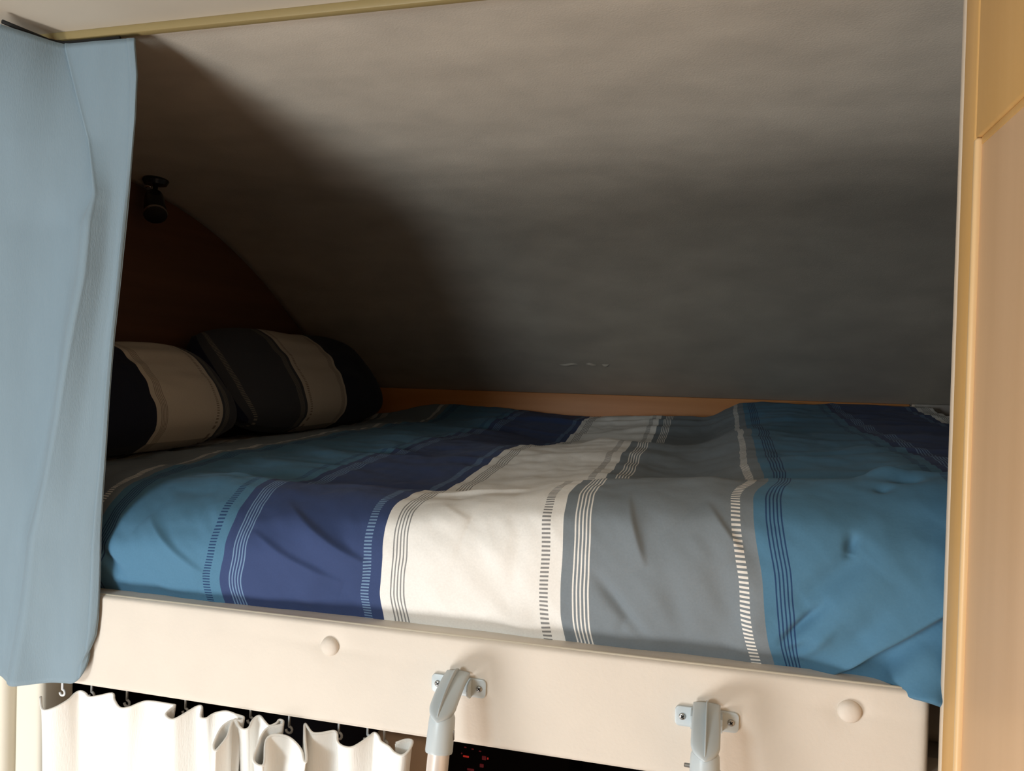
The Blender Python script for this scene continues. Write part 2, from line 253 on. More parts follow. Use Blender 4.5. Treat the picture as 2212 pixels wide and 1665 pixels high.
CREASES = [[[0.1397, 0.862, 1.4463], [0.2144, 0.862, 1.5126], -0.014, 0.014], [[-0.705, 0.862, 1.4534], [-0.6285, 0.862, 1.4473], -0.006, 0.008], [[-0.5001, 0.862, 1.5674], [-0.4493, 0.862, 1.5374], 0.003, 0.012], [[-0.2734, 0.862, 1.5518], [-0.2163, 0.862, 1.4776], -0.003, 0.016], [[-0.2187, 0.862, 1.5668], [-0.2227, 0.862, 1.5138], -0.003, 0.01], [[-0.2491, 0.862, 1.4741], [-0.1782, 0.862, 1.4581], 0.004, 0.012], [[-0.299, 0.862, 1.4554], [-0.2762, 0.862, 1.4487], -0.005, 0.006], [[-0.2048, 0.862, 1.4525], [-0.1839, 0.862, 1.4705], 0.005, 0.008], [[-0.1291, 0.862, 1.5329], [-0.0755, 0.862, 1.466], -0.007, 0.007], [[-0.0072, 0.862, 1.5539], [0.0206, 0.862, 1.4926], -0.004, 0.014], [[-0.0527, 0.862, 1.5348], [-0.0314, 0.862, 1.472], -0.004, 0.014], [[-0.1055, 0.862, 1.4586], [-0.0961, 0.862, 1.4851], -0.004, 0.006], [[0.135, 0.862, 1.6051], [0.1289, 0.862, 1.5777], -0.012, 0.0055], [[0.1293, 0.862, 1.5777], [0.1476, 0.862, 1.6192], -0.004, 0.014], [[0.0687, 0.862, 1.4794], [0.1057, 0.862, 1.5256], -0.011, 0.0055], [[0.058, 0.862, 1.452], [0.0935, 0.862, 1.4813], -0.011, 0.0055], [[0.0779, 0.862, 1.4602], [0.116, 0.862, 1.5053], 0.006, 0.008], [[0.1721, 0.862, 1.4481], [0.1981, 0.862, 1.4978], 0.008, 0.012], [[0.0886, 0.862, 1.5287], [0.1445, 0.862, 1.579], -0.009, 0.013], [[0.1028, 0.862, 1.5015], [0.1581, 0.862, 1.559], 0.006, 0.022], [[0.1981, 0.862, 1.4978], [0.2077, 0.862, 1.4573], 0.006, 0.012], [[0.1171, 0.862, 1.4697], [0.1593, 0.862, 1.5169], -0.004, 0.012], [[0.0258, 0.862, 1.476], [0.0478, 0.862, 1.5198], 0.004, 0.014], [[-0.461, 0.862, 1.5083], [-0.4976, 0.862, 1.4652], 0.003, 0.015], [[-0.1981, 0.862, 1.5998], [-0.2861, 0.862, 1.6071], 0.004, 0.01], [[0.1589, 0.862, 1.6013], [0.2027, 0.862, 1.6231], -0.005, 0.014], [[0.1133, 0.862, 1.5977], [0.196, 0.862, 1.5671], 0.004, 0.03], [[-0.7894, 0.862, 1.5145], [-0.7542, 0.862, 1.476], -0.008, 0.008], [[0.0321, 0.862, 1.5817], [0.0521, 0.862, 1.53], -0.003, 0.012]]
TCREASES = [[[-0.3744, 1.33, 1.5869], [-0.222, 1.33, 1.578], 0.01, 0.008], [[-0.256, 1.55, 1.6207], [-0.1643, 1.55, 1.6133], 0.01, 0.008], [[-0.3439, 0.96, 1.5946], [-0.2393, 0.96, 1.6095], 0.006, 0.008], [[-0.3985, 1.0, 1.5956], [-0.2495, 1.0, 1.6109], 0.005, 0.012], [[0.1701, 0.93, 1.6374], [0.1743, 0.93, 1.619], -0.012, 0.009], [[0.1221, 1.0, 1.6279], [0.1655, 1.0, 1.624], -0.022, 0.018], [[0.1618, 0.98, 1.6382], [0.2051, 0.98, 1.6556], 0.012, 0.016], [[0.1856, 0.95, 1.6331], [0.2128, 0.95, 1.6552], -0.008, 0.012], [[0.093, 1.05, 1.6137], [0.0476, 1.05, 1.6404], -0.006, 0.016], [[-0.0609, 0.95, 1.612], [0.0077, 0.95, 1.6273], 0.006, 0.02], [[-0.749, 1.0, 1.5671], [-0.6414, 1.0, 1.6006], 0.005, 0.012], [[-0.6984, 1.2, 1.5827], [-0.5952, 1.2, 1.604], -0.006, 0.014], [[-0.6942, 1.4, 1.5706], [-0.5601, 1.4, 1.6133], 0.006, 0.014], [[-0.8066, 1.8, 1.5987], [-0.6019, 1.8, 1.619], -0.005, 0.02], [[-0.6747, 2.1, 1.5918], [-0.5686, 2.1, 1.6477], 0.012, 0.04], [[-0.9853, 2.3, 1.6317], [-0.8311, 2.3, 1.6445], 0.012, 0.05]]
CUR_R = [[-0.7319, 0.836, 2.1585], [-0.7268, 0.836, 2.1163], [-0.7282, 0.836, 2.0584], [-0.7353, 0.836, 1.9772], [-0.745, 0.836, 1.8838], [-0.7538, 0.836, 1.778], [-0.7609, 0.836, 1.6537], [-0.7673, 0.836, 1.5643], [-0.7702, 0.836, 1.5046], [-0.7703, 0.836, 1.4449], [-0.7713, 0.836, 1.397], [-0.7743, 0.836, 1.3697], [-0.7833, 0.836, 1.3525]]
CUR_C = [[-0.8346, 0.825, 2.1585], [-0.8036, 0.825, 2.0651], [-0.7707, 0.825, 1.9642], [-0.7782, 0.825, 1.8621], [-0.7934, 0.825, 1.7769], [-0.81, 0.825, 1.6867], [-0.8291, 0.825, 1.6], [-0.8503, 0.825, 1.5266], [-0.8613, 0.825, 1.4237], [-0.8742, 0.825, 1.3306]]
CUR_B = [[-0.7929, 0.82, 1.3452], [-0.829, 0.82, 1.3358], [-0.866, 0.82, 1.3347], [-0.9037, 0.82, 1.3348]]
HEM = [[-0.8569, 0.839, 1.3098], [-0.8368, 0.8226, 1.302], [-0.8239, 0.8265, 1.3039], [-0.8145, 0.8398, 1.3101], [-0.8136, 0.851, 1.3151], [-0.8091, 0.8555, 1.317], [-0.7989, 0.8533, 1.3161], [-0.7888, 0.849, 1.3142], [-0.776, 0.8533, 1.3161], [-0.7619, 0.8593, 1.3186], [-0.7511, 0.8506, 1.3149], [-0.7341, 0.8412, 1.3108], [-0.7222, 0.8438, 1.3119], [-0.7121, 0.8525, 1.3158], [-0.7014, 0.8565, 1.3174], [-0.6699, 0.8565, 1.3175], [-0.6634, 0.8561, 1.3173], [-0.6655, 0.8501, 1.3147], [-0.6661, 0.8424, 1.3113], [-0.6581, 0.8376, 1.3091], [-0.6499, 0.8376, 1.3091], [-0.6418, 0.847, 1.3133], [-0.6339, 0.8588, 1.3184], [-0.6266, 0.86, 1.3189], [-0.6181, 0.846, 1.3129], [-0.6096, 0.8453, 1.3126], [-0.6055, 0.8515, 1.3153], [-0.6, 0.8558, 1.3172], [-0.5895, 0.859, 1.3185], [-0.574, 0.8566, 1.3175], [-0.563, 0.855, 1.3168], [-0.5624, 0.8503, 1.3148], [-0.5724, 0.8487, 1.3141], [-0.5777, 0.8452, 1.3125], [-0.5813, 0.8355, 1.3081], [-0.5772, 0.8165, 1.299], [-0.571, 0.8089, 1.295], [-0.5679, 0.8116, 1.2965], [-0.5663, 0.8272, 1.3042], [-0.5708, 0.8391, 1.3098], [-0.5727, 0.8473, 1.3135], [-0.5703, 0.8504, 1.3148], [-0.561, 0.8426, 1.3114], [-0.552, 0.8389, 1.3097], [-0.5466, 0.8423, 1.3113], [-0.5483, 0.8506, 1.3149], [-0.5471, 0.8576, 1.3179], [-0.5426, 0.8597, 1.3188], [-0.532, 0.8533, 1.3161], [-0.5227, 0.8488, 1.3142], [-0.5163, 0.8539, 1.3163], [-0.5155, 0.8587, 1.3184], [-0.5101, 0.8583, 1.3182], [-0.508, 0.8539, 1.3163], [-0.514, 0.8503, 1.3148], [-0.5231, 0.8455, 1.3127], [-0.5248, 0.8363, 1.3085], [-0.5219, 0.8234, 1.3024], [-0.5184, 0.8097, 1.2954], [-0.513, 0.8034, 1.2921], [-0.5041, 0.801, 1.2908], [-0.5014, 0.8052, 1.2931], [-0.5129, 0.8248, 1.3031], [-0.5151, 0.8341, 1.3075], [-0.5082, 0.839, 1.3098], [-0.4911, 0.8386, 1.3096], [-0.4754, 0.832, 1.3065], [-0.4638, 0.8238, 1.3026], [-0.4547, 0.8135, 1.2974], [-0.4535, 0.8164, 1.2989], [-0.4676, 0.8375, 1.3091], [-0.479, 0.856, 1.3173], [-0.4784, 0.8582, 1.3182], [-0.4696, 0.8517, 1.3154], [-0.4622, 0.8484, 1.314], [-0.4512, 0.8508, 1.315], [-0.4396, 0.8554, 1.317], [-0.4334, 0.8519, 1.3155], [-0.4279, 0.8427, 1.3114], [-0.4189, 0.8381, 1.3094], [-0.4082, 0.8381, 1.3093], [-0.4003, 0.8448, 1.3124], [-0.393, 0.8554, 1.317], [-0.3892, 0.8612, 1.3194], [-0.3819, 0.8573, 1.3178], [-0.3762, 0.8513, 1.3152], [-0.3632, 0.8461, 1.3129], [-0.3543, 0.8404, 1.3104], [-0.3442, 0.8385, 1.3095], [-0.3388, 0.8459, 1.3129], [-0.3393, 0.8581, 1.3181], [-0.3483, 0.8585, 1.3183], [-0.3587, 0.8517, 1.3154]]
HOOKS = [[-0.8633, 0.885, 1.2993], [-0.8148, 0.885, 1.3018], [-0.7577, 0.885, 1.2986], [-0.6665, 0.885, 1.2998], [-0.5699, 0.885, 1.3016], [-0.5146, 0.885, 1.2975], [-0.4459, 0.885, 1.2998], [-0.4072, 0.885, 1.3025], [-0.385, 0.885, 1.2989]]
BY = 0.8475                    # front face of the bunk board
XL, XR = -1.216, 0.86          # side walls of the vehicle

# ------------------------------------------------------------------ the setting
ROOF = [(BY+0.004, 0.428), (1.10, 0.412), (1.419, 0.384), (1.655, 0.335), (1.875, 0.245), (2.071, 0.133), (2.27, 0.022), (2.425, -0.062)]
prof = cr(ROOF, 60)
xs = np.linspace(XL-0.01, XR+0.01, 70)
P = [[(x, p[0], E+p[1]+0.0025*noise.noise(Vector((x*2.1, p[0]*2.6, 3.7)))) for p in prof] for x in xs]
wb = grid('wall_back', P, 'lining'); tag(wb, 'mottled beige-grey lining curving down over the back of the bunk', kind='structure')
sm = wb.modifiers.new('thickness', 'SOLIDIFY'); sm.thickness = 0.012; sm.offset = 1
def roof_z(Y): return E+interp(prof[:, 0], prof[:, 1], Y)
# loose wrinkles of the lining near its lower edge
for (x0, x1, yy, amp) in ((-0.462, -0.405, 2.246, 0.0045), (-0.383, -0.352, 2.243, 0.0055), (-0.337, -0.315, 2.244, 0.005)):
    rows = []
    for i in range(13):
        t = i/12; w = math.sin(math.pi*t); x = x0+(x1-x0)*t; yc = yy+0.003*math.sin(t*5+x0*40); row = []
        for j in range(7):
            s = j/6*2-1; Y = yc+s*0.006*max(w, 0.1); n = Vector((0, -0.5, -0.87))
            row.append(Vector((x, Y, roof_z(Y))) + n*(amp*w*(1-s*s)*(1.3 if s < 0 else 0.7)+0.0002))
        rows.append(row)
    grid('lining_wrinkle', rows, 'lining', wb)
# left end wall of the bunk (dark wood)
pl = [(Y, z) for Y, z in prof] + [(2.43, -0.60), (BY+0.02, -0.60)]
wl = prism('wall_left', pl, (0, 1, 0), (0, 0, 1), (XL, 0, E), (-1, 0, 0), 0.03, 'wallwood'); tag(wl, 'dark reddish wooden end wall beside the pillows', kind='structure')
wr = prism('wall_right', pl, (0, 1, 0), (0, 0, 1), (XR, 0, E), (1, 0, 0), 0.03, 'wallwood'); tag(wr, kind='structure')
# living area shell
ce = rbox('ceiling', (XL-0.03, -2.6, E+0.432), (XR+0.03, BY+0.004, E+0.46), 'ceil', bev=0); tag(ce, 'pale beige ceiling panel in front of the bunk', kind='structure')
tr = rbox('trim_1', (XL, BY-0.006, E+0.4215), (XR, BY+0.006, E+0.4325), 'trimwood', bev=0.002); tag(tr, 'ochre wooden batten along the ceiling edge', kind='structure')
rb = rbox('trim_2', (XL, 2.385, E-0.16), (0.500, 2.412, E-0.052), 'railwood', bev=0.002); tag(rb, 'orange-brown wooden rail along the foot of the sloped lining', kind='structure')
fl = rbox('floor', (XL-0.03, -2.6, -0.03), (XR+0.03, 2.45, 0.0), 'floor', bev=0); tag(fl, kind='structure')
w2 = rbox('wall_side', (XL-0.03, -2.6, 0), (XL, BY-0.0, E+0.432), 'wallcream', bev=0); tag(w2, kind='structure')
w3 = rbox('wall_side_right', (XR, -2.6, 0), (XR+0.03, BY, E+0.432), 'wallcream', bev=0); tag(w3, kind='structure')
w4 = rbox('wall_rear', (XL-0.03, -2.63, 0), (XR+0.03, -2.6, E+0.46), 'wallcream', bev=0); tag(w4, kind='structure')
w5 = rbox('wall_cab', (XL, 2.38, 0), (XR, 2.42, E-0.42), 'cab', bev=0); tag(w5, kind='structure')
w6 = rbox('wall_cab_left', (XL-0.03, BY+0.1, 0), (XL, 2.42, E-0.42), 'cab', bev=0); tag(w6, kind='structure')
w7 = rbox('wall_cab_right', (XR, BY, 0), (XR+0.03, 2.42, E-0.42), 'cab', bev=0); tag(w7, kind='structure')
# cream cab pillar at the lower left and taupe cab panel
t3 = rbox('trim_3', (XL+0.002, 0.878, 0.002), (-0.962, 0.955, E-0.432), 'sidecream', bev=0.012, seg=4); tag(t3, 'cream pillar at the far left below the blue curtain', kind='structure')
t4 = rbox('trim_4', (-0.960, 0.893, 0.002), (-0.912, 0.955, E-0.432), 'sidecream', bev=0.010, seg=4); tag(t4, kind='structure')
t5 = rbox('trim_5', (-0.445, 0.985, 0.002), (-0.352, 1.02, E-0.49), 'taupe', bev=0.008, seg=3); tag(t5, 'taupe cab panel between the white curtain and the ladder', kind='structure')

t6 = rbox('light_block_panel', (XL+0.002, 0.850, E-0.299), (-0.866, 0.864, E+0.424), 'wallwood', bev=0.002); tag(t6, kind='structure')  # unseen panel added to block lamp light leaking past the curtain's left side

# ------------------------------------------------------------------ wardrobe on the right
XW = 0.213
wd = thing('wardrobe', (XW, 0.5, 0), 'tall maple wardrobe with framed door at the right edge', 'wardrobe')
Ztop = E+0.428
rbox('body', (XW+0.018, 0.06, 0.004), (XW+0.60, 0.834, Ztop), 'maple', wd, bev=0.002)
rbox('corner_post', (XW-0.001, 0.834, 0.004), (XW+0.60, 0.8465, Ztop), 'postedge', wd, bev=0.0045, seg=4)
dr = rbox('door', (XW+0.004, 0.08, 0.05), (XW+0.018, 0.828, Ztop-0.01), 'maple', wd, bev=0.002)
rbox('stile', (XW-0.002, 0.788, 0.06), (XW+0.0045, 0.8285, Ztop-0.012), 'maple', dr, bev=0.0025, seg=3)
rbox('stile', (XW-0.002, 0.085, 0.06), (XW+0.0045, 0.19, Ztop-0.012), 'maple', dr, bev=0.0025, seg=3)
rbox('rail', (XW-0.0015, 0.19, E+0.221), (XW+0.0045, 0.788, Ztop-0.012), 'maple', dr, bev=0.0025, seg=3)
rbox('moulding', (XW-0.0035, 0.779, 0.20), (XW+0.0045, 0.788, E+0.221), 'maplelight', dr, bev=0.003, seg=3)
rbox('moulding', (XW+0.001, 0.19, E+0.214), (XW+0.0045, 0.779, E+0.221), 'maple', dr, bev=0.001, seg=2)
rbox('panel', (XW+0.0015, 0.19, 0.20), (XW+0.0045, 0.780, E+0.2145), 'maplepanel', dr, bev=0.001)

# ------------------------------------------------------------------ the bunk: base, padded front board, buttons
bd = thing('bunk_bed', (-0.5, BY, E-0.42), 'built-in overhead bunk with cream padded front board and covered buttons', 'bed')
rbox('bed_base', (XL+0.004, 0.912, E-0.418), (XR-0.004, 2.378, E-0.39), 'mattress', bd, bev=0.004)
BX0, BX1, BZ0, BZ1 = -1.20, 0.2065, E-0.4205, E-0.300
buttons = [(-0.444, E-0.329), (0.132, E-0.3285)]
D_ = 0.058; rad = 0.006
sec = []                                       # rounded section, (depth, height)
for cx, cz, a0 in ((rad, BZ0+rad, 270), (rad, BZ1-rad, 180), (D_-rad, BZ1-rad, 90), (D_-rad, BZ0+rad, 0)):
    for s in range(7):
        an = math.radians(a0-90*s/6); sec.append((cx+rad*math.cos(an), cz+rad*math.sin(an)))
secd = []
for i in range(len(sec)):
    a, b_ = sec[i], sec[(i+1) % len(sec)]; n = 1
    if abs(a[1]-b_[1]) > 0.03 and a[0] < 0.01: n = 26
    for s in range(n): secd.append((a[0]+(b_[0]-a[0])*s/n, a[1]+(b_[1]-a[1])*s/n))
nx = 420; P = []
xb = np.linspace(BX0, BX1, nx)
for d, z in secd:
    row = []
    for x in xb:
        e = min(x-BX0, BX1-x); yy = BY+d
        if d < 0.02:
            for (qx, qz) in buttons:
                r2 = math.hypot(x-qx, z-qz); yy += 0.0032*math.exp(-(r2/0.016)**2)
                yy += 0.0016*math.exp(-((z-qz+0.05*(x-qx))/0.006)**2)*math.exp(-(abs(x-qx)/0.05))
            yy += 0.0012*noise.noise(Vector((x*6, z*9, 1.3)))
        if e < 0.010: yy += 0.010-math.sqrt(max(0, 0.010**2-(0.010-e)**2)) if d < D_/2 else 0
        row.append((x, yy, z))
    P.append(row)
fb = grid('front_board', P, 'cream', bd, close_u=True, caps=True)
tube('piping', [(x, BY+0.0060, BZ1-0.0004) for x in np.linspace(BX0+0.012, BX1-0.010, 60)], 0.0018, 'piping', fb, seg=8)
tube('piping', [(x, BY+0.0050, BZ0+0.0006) for x in np.linspace(BX0+0.012, BX1-0.010, 60)], 0.0016, 'creambutton', fb, seg=8)
for (qx, qz) in buttons:
    lathe('button', [(0.0100, 0.006), (0.0112, 0.004), (0.0114, 0.0015), (0.0108, -0.0012), (0.0085, -0.0034), (0.0050, -0.0047), (0.0018, -0.0052), (0.0, -0.0053)],
          (qx, BY+0.0005, qz), (0, 1, 0), 'creambutton', fb, seg=32, angle=80)

# mattress
mt = rbox('mattress', (XL+0.012, 0.925, E-0.389), (XR-0.012, 2.370, E-0.235), 'mattress', bev=0.03, seg=4)
tag(mt, 'tan mattress hidden under the striped duvet', 'mattress')

# ------------------------------------------------------------------ duvet
us = np.array(DUVET_U); G = np.array(DUVET)               # columns x levels x 3
nt = G.shape[1]; NU, NT = 880, 410
tq = np.concatenate([np.linspace(0, 6, 230, endpoint=False), np.linspace(6, nt-1, NT-230)])
uq = np.linspace(us[0], us[-1], NU)
A = np.stack([pchip(np.arange(nt), G[i], tq) for i in range(len(us))])      # along each stripe edge
S = pchip(us, A, uq)                                       # across the stripes -> NU x NT x 3
# smooth the loft a little
def blur(S, ax, n):
    for _ in range(n):
        a = np.roll(S, 1, ax); b_ = np.roll(S, -1, ax); T = (a+2*S+b_)/4
        sl = [slice(None)]*3; sl[ax] = slice(1, -1); S = S.copy(); S[tuple(sl)] = T[tuple(sl)]
    return S
S = blur(S, 1, 26); S = blur(S, 0, 70)
S[:, :, 2] += E
du = np.gradient(S, axis=0); dt = np.gradient(S, axis=1); Nn = np.cross(du, dt); Nn /= np.linalg.norm(Nn, axis=2, keepdims=True)+1e-9
if Nn[NU//2, 40, 1] > 0: Nn = -Nn
disp = np.zeros((NU, NT))
def crease(p0, p1, amp, w):
    global disp
    p0, p1 = np.array(p0), np.array(p1); d = p1-p0; L2 = d@d
    t = np.clip(((S-p0)@d)/L2, 0, 1); q = p0+t[..., None]*d
    dist = np.linalg.norm(S-q, axis=2)
    disp += amp*np.exp(-(dist/w)**2)*(0.35+0.65*np.sin(np.pi*np.clip(t, 0.0, 1.0)))
def fold(p0, p1, side, amp, w):
    # a lip: raised on one side of the line, dropping sharply on the other
    global disp
    p0, p1, side = np.array(p0), np.array(p1), np.array(side); d = p1-p0; L2 = d@d
    tt = ((S-p0)@d)/L2; t = np.clip(tt, 0, 1); q = p0+t[..., None]*d
    n = side-p0; n = n-d*(n@d)/L2; n /= np.linalg.norm(n)
    sd = (S-q)@n; far = np.linalg.norm(S-q-sd[..., None]*n, axis=2)
    prof = np.where(sd > 0, np.exp(-(sd/w)), np.exp(-(sd/0.0045)**2))
    disp += amp*prof*np.sin(np.pi*np.clip(tt, 0, 1))**0.6*np.exp(-(far/0.03)**2)
for c in FOLDS: fold(*c)
for c in CREASES: crease(*c)
for c in TCREASES: crease(*c)
# soft random rumples
rng = random.Random(5)
nv = np.zeros((NU, NT))
for i in range(NU):
    for j in range(NT):
        p = S[i, j]
        nv[i, j] = 0.0045*noise.noise(Vector((p[0]*8-p[2]*5, p[1]*14, p[2]*7))) + 0.0022*noise.noise(Vector((p[0]*22+p[2]*16, p[1]*30, p[2]*15))) + 0.0008*noise.noise(Vector((p[0]*55+p[2]*30, p[1]*60, p[2]*40)))
top = np.clip((S[:, :, 1]-0.95)/0.2, 0, 1)
ridge = np.zeros((NU, NT))
for (Y0, h, w, ph) in ((1.20, 0.004, 0.030, 0.3), (1.33, 0.005, 0.030, 1.7), (1.60, 0.004, 0.04, 2.2), (1.85, 0.004, 0.035, 4.2), (1.98, 0.007, 0.02, 2.5), (2.07, 0.009, 0.02, 0.9), (2.17, 0.011, 0.02, 3.1), (2.28, 0.010, 0.02, 5.0)):
    yc = Y0+0.03*np.sin(S[:, :, 0]*4+ph)+0.015*np.sin(S[:, :, 0]*11+ph*2)
    ridge += h*np.exp(-((S[:, :, 1]-yc)/w)**2)*(0.6+0.4*np.sin(S[:, :, 0]*6+ph*3))
disp += nv*(1+0.3*top) + ridge*top
S2 = S+Nn*disp[..., None]
# sideways drift of the print, so that the stripes run a little wavy
arc = np.concatenate([np.zeros((NU, 1)), np.cumsum(np.linalg.norm(np.diff(S, axis=1), axis=2), axis=1)], axis=1)/0.2195
V = S2.reshape(-1, 3); ids = np.arange(NU*NT).reshape(NU, NT)
F = np.stack([ids[:-1, :-1], ids[1:, :-1], ids[1:, 1:], ids[:-1, 1:]], -1).reshape(-1, 4)
drift = np.array([[0.016*noise.noise(Vector((S[i, j, 0]*5, arc[i, j]*2.2, 7.1)))+0.010*noise.noise(Vector((S[i, j, 0]*9, arc[i, j]*5.5, 1.1))) for j in range(NT)] for i in range(NU)])
UVs = np.stack([np.repeat(uq[:, None], NT, 1)+drift, np.repeat(arc[NU//2][None, :], NU, 0)], -1).reshape(-1, 2)
dv = mk('duvet', V.tolist(), F.tolist(), 'duvet', uvs=UVs)
dv.modifiers.new('thickness', 'SOLIDIFY').thickness = 0.006
tag(dv, 'puffy duvet with wide blue, navy, white and grey stripes covering the bunk', 'duvet')

# ------------------------------------------------------------------ pillows
def pillow(name, yc, L, bottom, topp, T, ufun, label, seed):
    b0, b1 = Vector(bottom), Vector(topp)                 # (x, z) of lower and upper edge
    up = Vector((b1.x-b0.x, 0, b1.y-b0.y)); Hh = up.length; up.normalize(); nrm = Vector((up.z, 0, -up.x))
    c = Vector(((b0.x+b1.x)/2, yc, (b0.y+b1.y)/2)); n, k = 60, 44; V, Fc, UV = [], [], []
    for side in (1, -1):
        off = len(V)
        for i in range(n):
            a = -1+2*i/(n-1)
            for j in range(k):
                b_ = -1+2*j/(k-1)
                th = T*((1-abs(a)**2.6)*(1-abs(b_)**2.6))**0.42
                aa = a*(1-0.10*b_**4); bb = b_*(1-0.20*a**4)*(1-0.03*(1-abs(a)))
                p = c+Vector((0, 1, 0))*(aa*L/2)+up*(bb*Hh/2)+nrm*(th*side)
                p += nrm*side*0.004*noise.noise(Vector((a*3+seed, b_*4, seed)))*(1-a*a)*(1-b_*b_)*2
                p.z -= 0.012*(1-abs(a))*max(0, b_)
                V.append(p); UV.append((ufun(c.y+a*L/2), b_*Hh/0.44))
        for i in range(n-1):
            for j in range(k-1):
                q = (off+i*k+j, off+(i+1)*k+j, off+(i+1)*k+j+1, off+i*k+j+1)
                Fc.append(q if side == 1 else q[::-1])
    o = mk(name, V, Fc, 'pillowcloth', uvs=UV)
    return tag(o, label, 'pillow', 'striped pillows at the left end of the bunk')
pillow('pillow', 1.195, 0.54, (-0.970, E-0.140), (-1.130, E+0.035), 0.075, lambda Y: 2+(Y-1.16)/0.205, 'dark striped pillow with a beige band, beside the blue curtain', 1.3)
pillow('pillow', 1.850, 0.77, (-0.985, E-0.140), (-1.160, E+0.090), 0.085, lambda Y: 2+(1.895-Y)/0.21, 'dark striped pillow with a beige band, farther back by the sloped lining', 6.1)

# ------------------------------------------------------------------ pale blue curtain on the left
cR = np.array(CUR_R); cC = np.array(CUR_C)
zt, zb0 = E+0.414, 1.335
def at(T, z): return interp(T[::-1, 2], T[::-1, 0], z)
NA, NB = 110, 120
a_s = np.linspace(0, 1, NA); rows = []
for ib in range(NB):
    b_ = ib/(NB-1); row = []
    z0 = zt+(zb0-zt)*b_
    xr, xc = at(cR, z0), at(cC, z0)
    fo = max(0.0, min(1.0, (z0-1.93)/(zt-1.93)))          # how far the flap overlaps
    lo = 1-fo; w = xr-xc
    xl, yl = float(pchip([1.30, 1.55, 1.80, 2.0, 2.10, zt], [-1.085, -1.075, -1.035, -0.955, -0.900, -0.868], [z0])[0]), interp([1.45, 1.85, 2.06, zt], [0.75, 0.76, 0.765, 0.772], z0)
    flap = [(xr, 0.843), (xr-0.12*w, 0.842), (xr-0.35*w, 0.842), (xr-0.62*w, 0.841), (xc+0.08*w, 0.8395), (xc, 0.8375),
            (xc+0.003, 0.8400), (xc+0.016, 0.8425), (xc+0.002, 0.8425), (xc*0.7+xl*0.3, 0.830), (xc*0.4+xl*0.6, 0.805), (xc*0.15+xl*0.85, 0.785), (xl, yl)]
    loose = [(xr, 0.8430), (xr-0.12*w, 0.838), (xr-0.35*w, 0.836), (xr-0.62*w, 0.831), (xc+0.10*w, 0.8190), (xc, 0.8150),
             (xc-0.006, 0.8160), (xc-0.014, 0.8215), (xc-0.026, 0.8310), (xc-0.048, 0.8390), (xc*0.60+xl*0.40, 0.836), (xc*0.25+xl*0.75, 0.805), (xl, yl)]
    fs = fo*fo*(3-2*fo) if fo < 1 else 1.0
    fs = min(1.0, fo*2.2)
    path = [(p_[0]*fs+q_[0]*(1-fs), p_[1]*fs+q_[1]*(1-fs)) for p_, q_ in zip(flap, loose)]
    pp = cr(path, NA)
    for ia in range(NA):
        x, y = pp[ia]
        u_ = max(0.0, 1-ia/14.0)
        zbot = zb0+0.034*u_**2+0.004*math.sin(x*23)
        z = zt+(zbot-zt)*b_
        yy = y+0.004*math.sin(x*55+z*3)*b_*(1-u_)+0.003*noise.noise(Vector((x*12, z*5, 2)))
        row.append((x, yy, z))
    rows.append(row)
bc = grid('curtain', rows, 'bluecloth'); tag(bc, 'pale blue cotton curtain hanging at the left in front of the bunk', 'curtain')
bc.modifiers.new('thickness', 'SOLIDIFY').thickness = 0.0016
# stitched side and bottom hem (a slightly thicker turned edge)
hem = [[(r_[j][0], r_[j][1]-0.0016, r_[j][2]) for j in (0, 2, 4, 6, 8)] for r_ in rows]
h_o = grid('side_hem', hem, 'bluecloth', bc); h_o.modifiers.new('thickness', 'SOLIDIFY').thickness = 0.0012
# ceiling track and gliders of the blue curtain; dark tone stands in for the shadowed gap
ck = tube('curtain_rail', [(-0.757, 0.8445, E+0.4175), (-0.80, 0.8445, E+0.4175), (-0.845, 0.8430, E+0.4175), (-0.856, 0.832, E+0.4175), (-0.862, 0.80, E+0.4175), (-0.867, 0.774, E+0.4175)], 0.0028, 'dark', seg=8)
tag(ck, 'thin ceiling rail above the blue curtain, coloured dark for the shaded gap', 'curtain rail')

# ------------------------------------------------------------------ white pleated curtain below the board
H = cr(HEM, 700); nz_ = 40
Hs = H.copy()
k_ = np.exp(-(np.arange(-40, 41)/16.0)**2); k_ /= k_.sum()
for d in range(2): Hs[:, d] = np.convolve(np.pad(H[:, d], 40, mode='edge'), k_, 'valid')
rows = []
for iz in range(nz_):
    t = iz/(nz_-1); dz = 0.62*t**1.6; f_ = 1-math.exp(-dz/0.09)
    row = []
    for i in range(len(H)):
        x = H[i, 0]+(Hs[i, 0]-H[i, 0])*0.9*f_; y = H[i, 1]+(Hs[i, 1]-H[i, 1])*0.45*f_+0.012*f_*math.sin(i*0.045)
        row.append((x, y, H[i, 2]-dz))
    rows.append(row)
wc = grid('curtain', rows, 'whitecloth'); tag(wc, 'white pleated linen curtain hanging below the bunk board', 'curtain')
wc.modifiers.new('thickness', 'SOLIDIFY').thickness = 0.0015
tube('top_hem', [(p[0], p[1], p[2]) for p in H[::2]], 0.0016, 'whitecloth', wc, seg=8)
for hx, hy, hz in HOOKS:
    zt_ = E-0.424; ring = []
    pth = [(hx, hy-0.004, zt_), (hx, hy-0.004, hz+0.004)]
    for s in range(11):
        an = math.radians(90-270*s/10); pth.append((hx+0.0042*math.cos(an), hy-0.004, hz-0.0005+0.0042*math.sin(an)))
    hk = tube('hook', pth, 0.0016, 'whiteplastic', wc, seg=8)
    rbox('glider', (hx-0.004, hy-0.007, zt_-0.004), (hx+0.004, hy-0.001, zt_+0.001), 'whiteplastic', hk, bev=0.001)
